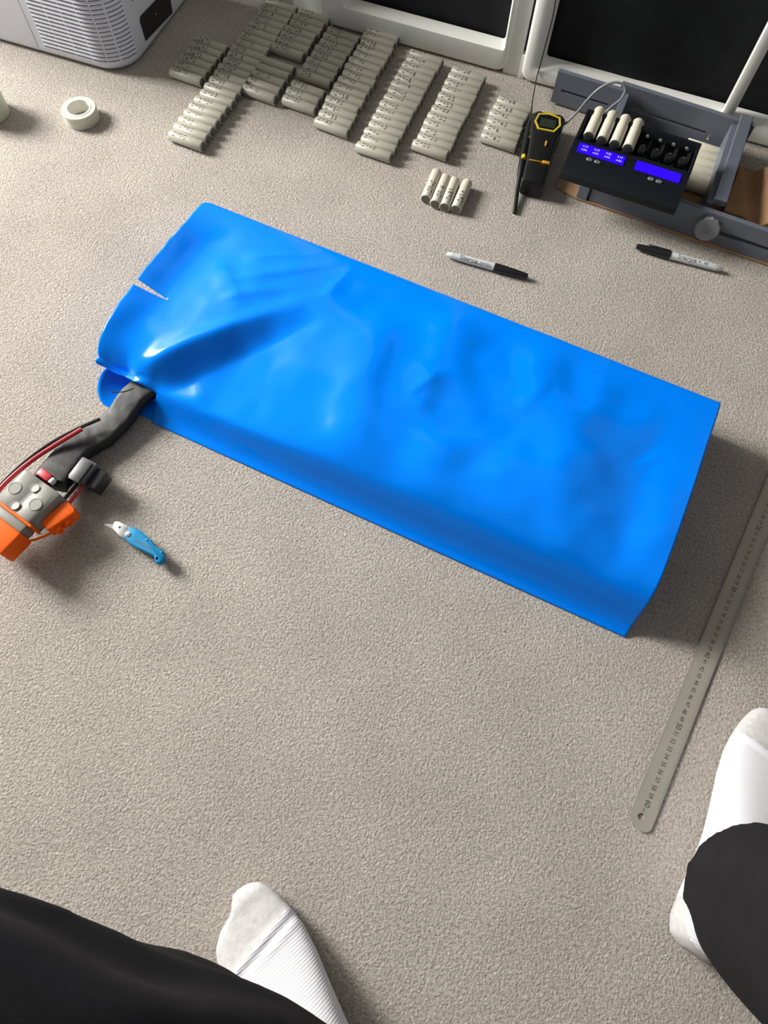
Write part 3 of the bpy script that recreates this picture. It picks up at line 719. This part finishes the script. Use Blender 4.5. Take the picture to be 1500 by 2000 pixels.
def slot_plate(name, p0, p1, th, z0, z1, sl0, sl1, sz, sh, parent=jg, ends=.0012):
    # upright plate from p0 to p1 (ground line), with a long slot cut through
    p0, p1 = Vector((*p0, 0)), Vector((*p1, 0)); d = (p1-p0); L_ = d.length; d.normalize(); n = Vector((-d.y, d.x, 0))
    mm = Matrix.Translation(p0-JO) @ Matrix((tuple(d), tuple(n), (0, 0, 1))).transposed().to_4x4(); mb = MB()
    if sl0 is None: mb.box(0, L_, 0, th, z0, z1, ends, mtx=mm)
    else:
        ch = [(0, sl0), (sl1, L_)]
        outer = [(0, z0), (L_, z0), (L_, z1), (0, z1)]; inner = [(sl0, sz-sh), (sl1, sz-sh), (sl1, sz+sh), (sl0, sz+sh)]
        vs = []
        for y in (0, th):
            vs += [mm @ Vector((x, y, z)) for x, z in outer+inner]
        fs = []
        for k in range(4):
            k2 = (k+1) % 4
            fs += [(k, k2, 4+k2, 4+k), (8+k, 12+k, 12+k2, 8+k2), (k, 8+k, 8+k2, k2), (4+k, 4+k2, 12+k2, 12+k)]
        mb.add(vs, fs)
    return mb.build(name, M['jig'], parent, smooth=False)
ZJ = .0047
slot_plate('back_plate', (-.015, 1.219), (.218, 1.203), .009, ZJ, .062, .030, .165, .026, .0030)
slot_plate('back_slide', (-.126, 1.209), (-.006, 1.203), .0085, ZJ, .061, .014, .100, .030, .0022)
slot_plate('right_arm', (.186, 1.010), (.192, 1.204), .010, ZJ, .056, None, None, 0, 0)
slot_plate('right_arm_flange', (.205, 1.012), (.212, 1.224), .020, .052, .0636, None, None, 0, 0)
slot_plate('left_arm', (.000, 1.006), (.004, 1.205), .012, ZJ, .058, None, None, 0, 0)
slot_plate('front_plate', (.000, .999), (.40, .972), .009, ZJ, .058, .19, .39, .029, .0040)
slot_plate('left_post', (-.022, .999), (-.004, .997), .028, ZJ, .040, None, None, 0, 0)
mb = MB(); kc = W(1383, 441, .034)-JO+Vector((0, -.006, 0)); kn_ = Vector((-.05, -1, .25)).normalized()
mtx = Matrix.Translation(kc) @ kn_.to_track_quat('X', 'Z').to_matrix().to_4x4()
n = 24; rings = []
for x, r in ((-.012, .0165), (-.011, .0185), (.004, .0190), (.0055, .0178), (.0055, .0055), (.0045, .0050), (.0045, .0008)):
    rings.append([mtx @ Vector((x, r*(1+(.03*math.cos(k*math.pi) if r > .01 else 0))*math.cos(2*math.pi*k/n), r*(1+(.03*math.cos(k*math.pi) if r > .01 else 0))*math.sin(2*math.pi*k/n))) for k in range(n)])
mb.loft(rings); mb.build('knob', M['knob'], jg, angle=25)
mb = MB(); mb.tube([W(1382, 271, .03)-JO, W(1387, 263, .03)-JO], .0016, 8); mb.build('screw', M['bright_steel'], jg)

# cells lying inside the jig
for k in range(6):
    c = Vector((.158, 1.184-.0188*k, ZJ+CR))
    cell(c, Vector((1, -.05, 0)).normalized(), f'pale cell lying inside the grey jig, {ORD[k]} from the black cloth door', 'cells lying inside the grey jig', pale=True)

# ---- eight-bay charger
t0, t1, t2, t3 = W(1150, 208, .094), W(1368, 280, .094), W(1322, 414, .066), W(1093, 346, .066)
cx_ = ((t1-t0)+(t2-t3)); cx_.z = 0; cxl = ((t1-t0).length+(Vector((t2.x-t3.x, t2.y-t3.y, 0))).length)/2; cx_.normalize()
cc = (t0+t1+t2+t3)/4; cyd = Vector((-cx_.y, cx_.x, 0)); dep = ((t0-t3).dot(cyd)+(t1-t2).dot(cyd))/2
ch = thing('battery_charger', Vector((cc.x, cc.y, .058)), math.atan2(cx_.y, cx_.x), 'black eight-bay battery charger with two lit blue screens on the jig', 'charger')
w2, d2 = cxl/2, dep/2
print('charger size', cxl, dep)
mb = MB()
# side profile (y, z) lofted along x: sloping front panel then bay deck with raised back
prf = [(-d2, .003), (-d2+.002, .001), (d2-.003, .001), (d2, .004), (d2, .034), (d2-.004, .037), (d2-.012, .037), (d2-.016, .022), (-d2+.070, .022), (-d2+.066, .030), (-d2+.062, .031), (-d2+.006, .0165), (-d2+.001, .0135)]
rings = [[Vector((x, y*k1, z)) for y, z in prf] for x, k1 in ((-w2, .992), (-w2+.002, 1), (w2-.002, 1), (w2, .992))]
mb.loft(rings); chb = mb.build('body', M['charger'], ch, angle=30)
for s in (-1, 1):
    a, b = (s*w2-.0005, s*w2-s*.0055); a, b = min(a, b), max(a, b)
    mb = MB(); mb.box(a+.0003, b+.0003, -d2+.060, d2-.001, .018, .036, .002); mb.build('side_rail', M['charger'], chb)
slope = math.atan2(.031-.0165, .056)
def on_panel(x, t, up): # t metres up the sloped panel from the front edge
    return Vector((x, -d2+.006+t*math.cos(slope)-up*math.sin(slope), .0165+t*math.sin(slope)+up*math.cos(slope)))
def panel_quad(mb, x0, x1, t0_, t1_, up):
    mb.add([on_panel(x0, t0_, up), on_panel(x1, t0_, up), on_panel(x1, t1_, up), on_panel(x0, t1_, up)], [(0, 1, 2, 3)])
def lcd(x0, x1, lines):
    mb = MB(); vs = []
    for up in (.0, .0012):
        vs += [on_panel(x0, .036, up), on_panel(x1, .036, up), on_panel(x1, .052, up), on_panel(x0, .052, up)]
    mb.add(vs, [(4, 5, 6, 7), (0, 1, 5, 4), (1, 2, 6, 5), (2, 3, 7, 6), (3, 0, 4, 7)]); sc = mb.build('lcd_screen', M['lcd'], ch, smooth=False)
    mb = MB()
    for k, rows_ in enumerate(lines):
        xc = x0+(x1-x0)*(k+.55)/len(lines)
        for q, r_ in enumerate(rows_):
            vs, fs = text_data(r_, .0050); mb.add([on_panel(xc+v.x, .0475-.0060*q+v.y, .0014) for v in vs], fs)
    if mb.v: mb.build('screen_text', M['lcd_text'], sc, smooth=False, recalc=False)
lcd(-w2+.010, -.008, [('4.19', 'mAh'), ('4.19', 'mAh'), ('4.20', 'mAh'), ('4.19', 'mAh')]); lcd(.010, w2-.012, [])
for xb in (-w2+.034, -w2+.047, .040, .053):
    mb = MB(); mb.lathe([(-.001, .0042), (.0012, .0040), (.0018, .0030)], 16, Matrix.Translation(on_panel(xb, .029, 0)) @ Matrix.Rotation(slope, 4, 'X') @ Matrix.Diagonal((1.25, .75, 1, 1)) @ Matrix.Rotation(-math.pi/2, 4, 'Y')); mb.build('button', M['steel'], ch)
pitch = (2*w2-.016)/8
for k in range(8):
    xb = -w2+.008+pitch*(k+.5)
    if k:
        mb = MB(); mb.box(xb-pitch/2-.0008, xb-pitch/2+.0008, -d2+.066, d2-.014, .020, .029, .0005); mb.build('bay_divider', M['bay'], ch)
    # trough floor
    mb = MB(); rg = []
    for y in (-d2+.067, d2-.015):
        rg.append([Vector((xb+.0095*math.cos(R(180+180*q/10)), y, .0315+.0095*math.sin(R(180+180*q/10)))) for q in range(11)]+[Vector((xb+.0098, y, .0212)), Vector((xb-.0098, y, .0212))])
    mb.loft(rg); mb.build('bay_trough', M['bay'], ch, angle=40)
    if k >= 4:
        mb = MB(); mb.lathe([(0, .0030), (.002, .0028), (.003, .0012)], 12, Matrix.Translation((xb, d2-.016, .031)) @ Matrix.Rotation(-math.pi/2, 4, 'Z')); mb.build('contact', M['bright_steel'], ch)
        mb = MB(); mb.box(xb-.006, xb+.006, -d2+.072, -d2+.086, .024, .036, .002); sl_ = mb.build('slider', M['bay'], ch)
        mb = MB(); mb.lathe([(0, .0032), (.0022, .0028), (.003, .0012)], 12, Matrix.Translation((xb, -d2+.0855, .0325)) @ Matrix.Rotation(math.pi/2, 4, 'Z')); mb.build('contact', M['bright_steel'], sl_)
        mb = MB(); mb.box(xb-.0022, xb+.0022, -d2+.090, -d2+.094, .0225, .0245, .0006); mb.build('spring_clip', M['steel'], ch)
    else:
        mb = MB(); mb.box(xb-.007, xb+.007, -d2+.062, -d2+.072, .022, .036, .003); mb.build('slider', M['bay'], ch)
bpy.context.view_layer.update()
for k in range(4):
    xb = -w2+.008+pitch*(k+.5)
    P = Matrix.Translation(ch.location) @ Matrix.Rotation(ch.rotation_euler.z, 4, 'Z') @ Vector((xb, -d2+.0725+CL/2, .0225+CR))
    cell(P, cyd, f'pale cell charging under the lit screen, {ORD[k]} bay from the handheld meter', 'cells in the charger bays', pale=True)

# ================================================================== HANDHELD METER
ma, mb_ = W(1043, 352, .034), W(1075, 218, .034); md = mb_-ma
me_ = thing('handheld_meter', Vector((ma.x, ma.y, 0)), math.atan2(md.y, md.x), 'black handheld test meter with yellow-rimmed display, probe and leads', 'meter')
ML = md.length; MO = me_.location.copy(); MI = (Matrix.Translation(MO) @ Matrix.Rotation(me_.rotation_euler.z, 4, 'Z')).inverted()
mb = MB(); rg = []
for x, hw, z0, z1 in ((-.002, .015, .004, .028), (0, .019, .002, .031), (.06*ML/.18, .0205, .001, .033), (.6*ML, .023, .001, .034), (.72*ML, .027, .001, .036), (.93*ML, .0285, .001, .036), (.985*ML, .024, .002, .033), (ML, .019, .004, .029)):
    r_ = .006; q = []
    for cy, cz, a0 in ((hw-r_, z0+r_, -90), (hw-r_, z1-r_, 0), (-hw+r_, z1-r_, 90), (-hw+r_, z0+r_, 180)):
        for k in range(5): a = R(a0+90*k/4); q.append(Vector((x, cy+r_*math.cos(a), cz+r_*math.sin(a))))
    rg.append(q)
mb.loft(rg); mbody = mb.build('meter_body', M['meter'], me_, angle=50)
oct_ = [(.695, -.014), (.695, .014), (.80, .0225), (.915, .0190), (.945, 0), (.915, -.0190), (.80, -.0225)]
def octpoly(k, z): 
    c = .82
    return [Vector((((x-c)*k+c)*ML, y*k, z)) for x, y in oct_]
mb = MB(); no = len(oct_); ra, rb = octpoly(1.02, .0352), octpoly(1.02, .0372); rc, rdd = octpoly(.88, .0372), octpoly(.88, .0360)
mb.loft([ra, rb, rc, rdd], True, False); mb.build('display_rim', M['yellow'], me_, smooth=False)
mb = MB(); mb.add(octpoly(.9, .0364), [tuple(range(no))]); mb.build('display_glass', M['display_black'], me_, smooth=False)
mb = MB(); mb.box(.745*ML, .865*ML, -.0135, .0135, .0362, .0367); mb.build('display_lcd', M['meter_lcd'], me_)
mb = MB(); mb.box(.965*ML, .985*ML, -.014, .014, .026, .0345, .002); mb.build('yellow_trim', M['yellow'], me_)
mb = MB(); mb.box(.49*ML, .56*ML, -.007, -.0035, .033, .0362, .001); mb.build('selector_button', M['amber'], me_)
mb = MB(); mb.box(.25*ML, .285*ML, -.019, -.006, .032, .0355, .001); mb.box(.262*ML, .270*ML, -.008, .016, .032, .0345, .0003); mb.build('amber_strip', M['amber'], me_)
mb = MB(); mb.box(.62*ML, .72*ML, .0235, .0275, .012, .026, .001); mb.build('side_trim', M['amber'], me_)
def loc(p): return MI @ p
mb = MB(); pts = [W(1005, 416, .003), W(1010, 375, .008), W(1015, 346, .012), W(1016, 343, .012), W(1021, 312, .016), W(1029, 275, .020), W(1033, 250, .022), W(1036, 236, .024)]
mb.tube([loc(p) for p in pts], [.0032, .0034, .0038, .0055, .0062, .0066, .0050, .0026], 12); probe = mb.build('probe', M['meter'], me_, angle=50)
mb = MB(); mb.tube([loc(W(1021, 315, .017)+Vector((0, 0, .004))), loc(W(1022.5, 308, .017)+Vector((0, 0, .004)))], .0040, 10); mb.build('probe_ring', M['yellow'], probe)
mb = MB(); mb.tube([loc(p) for p in crv([W(1036, 238, .024), W(1039, 205, .035), W(1043, 180, .030), WY(1048, 152, 1.240), WY(1055, 127, 1.2445), WY(1066, 85, 1.2445), WY(1082, 20, 1.2445), WY(1090, -60, 1.2445), WY(1094, -300, 1.2445)], 8)], .0011, 8); mb.build('probe_lead', M['black_wire'], me_)
mb = MB(); mb.tube([loc(p) for p in crv([W(1095, 247, .022), W(1108, 238, .030), W(1130, 216, .055), W(1150, 192, .085), W(1172, 172, .105), W(1197, 161, .115), W(1215, 164, .115), W(1221, 177, .108), W(1212, 194, .095), W(1196, 207, .082), W(1180, 222, .070)], 8)], .0020, 8); mb.build('grey_lead', M['lead_grey'], me_)

# ================================================================== PERSON (legs only are in view)
def remeshed(name, mb, m, parent, voxel, smooth_it=3):
    me = mb.mesh(name, m, angle=0); o = link(name, me)
    r = o.modifiers.new('r', 'REMESH'); r.mode = 'VOXEL'; r.voxel_size = voxel; r.use_smooth_shade = True
    s = o.modifiers.new('s', 'SMOOTH'); s.iterations = smooth_it; s.factor = .5
    bpy.context.view_layer.update(); dg = bpy.context.evaluated_depsgraph_get()
    nm = bpy.data.meshes.new_from_object(o.evaluated_get(dg)); bpy.data.objects.remove(o)
    nm.materials.clear(); 
    for q in (m if isinstance(m, (list, tuple)) else [m]): nm.materials.append(q)
    nm.polygons.foreach_set('use_smooth', [True]*len(nm.polygons)); nm.name = name
    return link(name, nm, parent)
_ls = W(505, 1725, .03)-W(566, 1683, .03)
L_toe, L_heel = Vector((-.082, -.112, 0))+_ls, Vector((.150, -.250, 0))+_ls
R_toe, R_heel = Vector((.432, .266, 0)), Vector((.366, -.014, 0))
def foot_frame(toe, heel):
    f = (toe-heel); ln = f.length; f.normalize(); return f, Vector((-f.y, f.x, 0)), ln   # side = to the left of the foot
# t along foot, half width to inner (big toe) side, half width to outer side, top height, bottom height
FOOT = [(.0, .012, .012, .050, .018), (.02, .024, .023, .066, .006), (.07, .031, .030, .082, .001), (.16, .034, .032, .096, .0), (.28, .034, .034, .098, .001), (.40, .036, .038, .082, .003), (.52, .041, .043, .066, .003), (.64, .046, .047, .052, .001), (.74, .048, .047, .042, .0), (.82, .046, .043, .035, .0), (.88, .043, .037, .031, .001), (.92, .040, .024, .028, .002), (.945, .037, .006, .028, .002), (.97, .033, -.002, .026, .003), (.99, .025, -.004, .021, .006), (1.0, .017, -.007, .016, .009)]
def foot(mb, toe, heel, big, grow=0.0, ankle_top=None):
    f, side, ln = foot_frame(toe, heel); inner = side*(-1 if big == 'right' else 1)
    rings = []
    P = []
    for a, b in zip(FOOT, FOOT[1:]):
        for k in range(3):
            t = k/3; P.append([a[i]+(b[i]-a[i])*t for i in range(5)])
    P.append(list(FOOT[-1]))
    for t, wi, wo, zt, zb in P:
        r = []
        for q in range(24):
            an = 2*math.pi*q/24; c, s_ = math.cos(an), math.sin(an)
            w = (wi if c > 0 else wo)
            x = math.copysign(abs(c)**.8, c)*(w+grow) if not (c <= 0 and wo < 0) else -abs(c)*(wo+grow)
            zc = (zt+zb)/2; z = zc+math.copysign(abs(s_)**.8, s_)*((zt-zb)/2+grow)
            r.append(heel+f*(ln*t)+inner*x+Vector((0, 0, max(z, .0005))))
        rings.append(r)
    mb.loft(rings)
    return f, inner, ln
L_ank, R_ank = L_heel+Vector((-.045, .027, .10)), R_heel+Vector((.012, .055, .10))
L_knee, R_knee = Vector((-.272, -.245, .365)), Vector((.420, -.030, .49))
L_hip, R_hip = Vector((.055, -.46, .40)), Vector((.245, -.47, .40))
# body: one continuous mesh, hidden by the clothes
mb = MB()
foot(mb, L_toe, L_heel, 'right', -.004); foot(mb, R_toe, R_heel, 'left', -.004)
for an, kn2, hp in ((L_ank, L_knee, L_hip), (R_ank, R_knee, R_hip)):
    mb.tube(crv([an-Vector((0, 0, .055)), an, an.lerp(kn2, .3), an.lerp(kn2, .65), kn2, kn2.lerp(hp, .35), kn2.lerp(hp, .75), hp], 4), [.033]*5+[.036]*4+[.046]*4+[.047]*4+[.050]*4+[.058]*4+[.065]*5, 14)
mb.tube(crv([L_hip+Vector((-.04, 0, 0)), (L_hip+R_hip)/2+Vector((0, 0, .03)), R_hip+Vector((.04, 0, 0))], 4), [.08]*9, 16)
mb.tube([(L_hip+R_hip)/2, (L_hip+R_hip)/2+Vector((-.01, .0, .16))], [.11, .105], 18)
person = remeshed('person', mb, M['skin'], None, .008)
tag(person, 'person in white socks and loose black trousers squatting over the carpet', 'person')
# socks
def sock(toe, heel, big, ank, kn2, seed):
    mb = MB(); f, inner, ln = foot(mb, toe, heel, big, .001)
    d = (kn2-ank).normalized()
    mb.tube(crv([ank-Vector((0, 0, .06)), ank-Vector((0, 0, .02)), ank+d*.04, ank+d*.09], 4), [.033]*5+[.035]*4+[.036]*4, 18)
    o = remeshed('sock', mb, [M['sock'], M['sock_toe']], person, .0035, 4)
    # local frame: y along the foot so the ribs run across it
    T = Matrix.Translation(heel) @ Matrix((tuple(Vector((f.y, -f.x, 0))), tuple(f), (0, 0, 1))).transposed().to_4x4()
    o.data.transform(T.inverted()); o.matrix_parent_inverse = Matrix(); o.matrix_basis = T
    sgn = -1 if big == 'right' else 1
    # toe cap: oblique boundary behind the toes
    for p in o.data.polygons:
        x, y, z = p.center
        if y > ln*(.80-.0)+(x*(.16 if big == 'right' else -.16)): p.material_index = 1
        elif z < .006: p.material_index = 1
        elif y < ln*.14 and z < .06 : p.material_index = 1
    # gathered seam ridge
    for v in o.data.vertices:
        x, y, z = v.co
        u = y-(ln*.79+(x*(.16 if big == 'right' else -.16)))
        if z > .012:
            v.co.z += .0022*math.exp(-(u/.0035)**2)-.0012*math.exp(-((u+.006)/.003)**2)+.0016*math.exp(-((u+.013)/.003)**2)*sm(-.02, .02, x)
    o.data.update()
    return o
sock(L_toe, L_heel, 'right', L_ank, L_knee, 1)
sock(R_toe, R_heel, 'left', R_ank, R_knee, 2)
# trousers
def leg_tube(mb, pts, rads, n, fold, seed, hem_n=None):
    P = crv(pts, 10); N_ = len(P)-1; rings = []; up = Vector((0, 0, 1)); 
    for i, p in enumerate(P):
        t = (P[min(i+1, N_)]-P[max(i-1, 0)]).normalized()
        if hem_n is not None and i < 10: t = hem_n.lerp(t, i/10).normalized()
        a = t.cross(up)
        if a.length < .2: a = t.cross(Vector((1, 0, 0)))
        a.normalize(); u = a.cross(t).normalized(); up = u
        f = i/N_*(len(rads)-1); k = min(int(f), len(rads)-2); r = rads[k]+(rads[k+1]-rads[k])*(f-k)
        ring = []
        for q in range(n):
            an = 2*math.pi*q/n
            dr = fold*(math.sin(an*3+i*.22+seed)*.5+math.sin(an*5-i*.15+seed*2)*.35+noise.noise((math.cos(an)*1.6, math.sin(an)*1.6, i*.12+seed))*1.2)
            if hem_n is None:
                for a0, tw, am in ((.9, .035, .011), (1.7, -.030, .012), (2.5, .03, .010), (3.3, -.02, .011), (.1, -.03, .010), (5.2, .02, .010)):
                    q_ = (an-a0-tw*i+math.pi) % (2*math.pi)-math.pi; dr += am*math.exp(-(q_/.16)**2)*sm(2, 14, i)
            dr *= sm(-2, 12, i) if hem_n is None else sm(0, 14, i)
            ring.append(p+(a*math.cos(an)+u*math.sin(an))*(r+dr))
        rings.append(ring)
    mb.loft(rings)
mb = MB()
leg_tube(mb, [L_ank+Vector((.035, -.030, -.030)), L_ank.lerp(L_knee, .25)+Vector((0, -.005, 0)), L_ank.lerp(L_knee, .6), L_knee, L_knee.lerp(L_hip, .4), L_hip], [.066, .084, .086, .074, .096, .115], 72, .009, 1.0)
leg_tube(mb, [Vector((.415, .058, .058)), Vector((.415, .034, .14)), R_ank.lerp(R_knee, .6)+Vector((.02, 0, 0)), R_knee, R_knee.lerp(R_hip, .4), R_hip], [.080, .077, .077, .080, .095, .110], 48, .007, 4.0, hem_n=Vector((-.12, -.30, .95)).normalized())
mb.tube(crv([L_hip+Vector((-.05, 0, 0)), (L_hip+R_hip)/2+Vector((0, -.01, .03)), R_hip+Vector((.05, 0, 0))], 4), [.115]*9, 20)
mb.tube([(L_hip+R_hip)/2, (L_hip+R_hip)/2+Vector((-.01, 0, .13))], [.135, .13], 20)
remeshed('trousers', mb, M['trousers'], person, .006, 3)
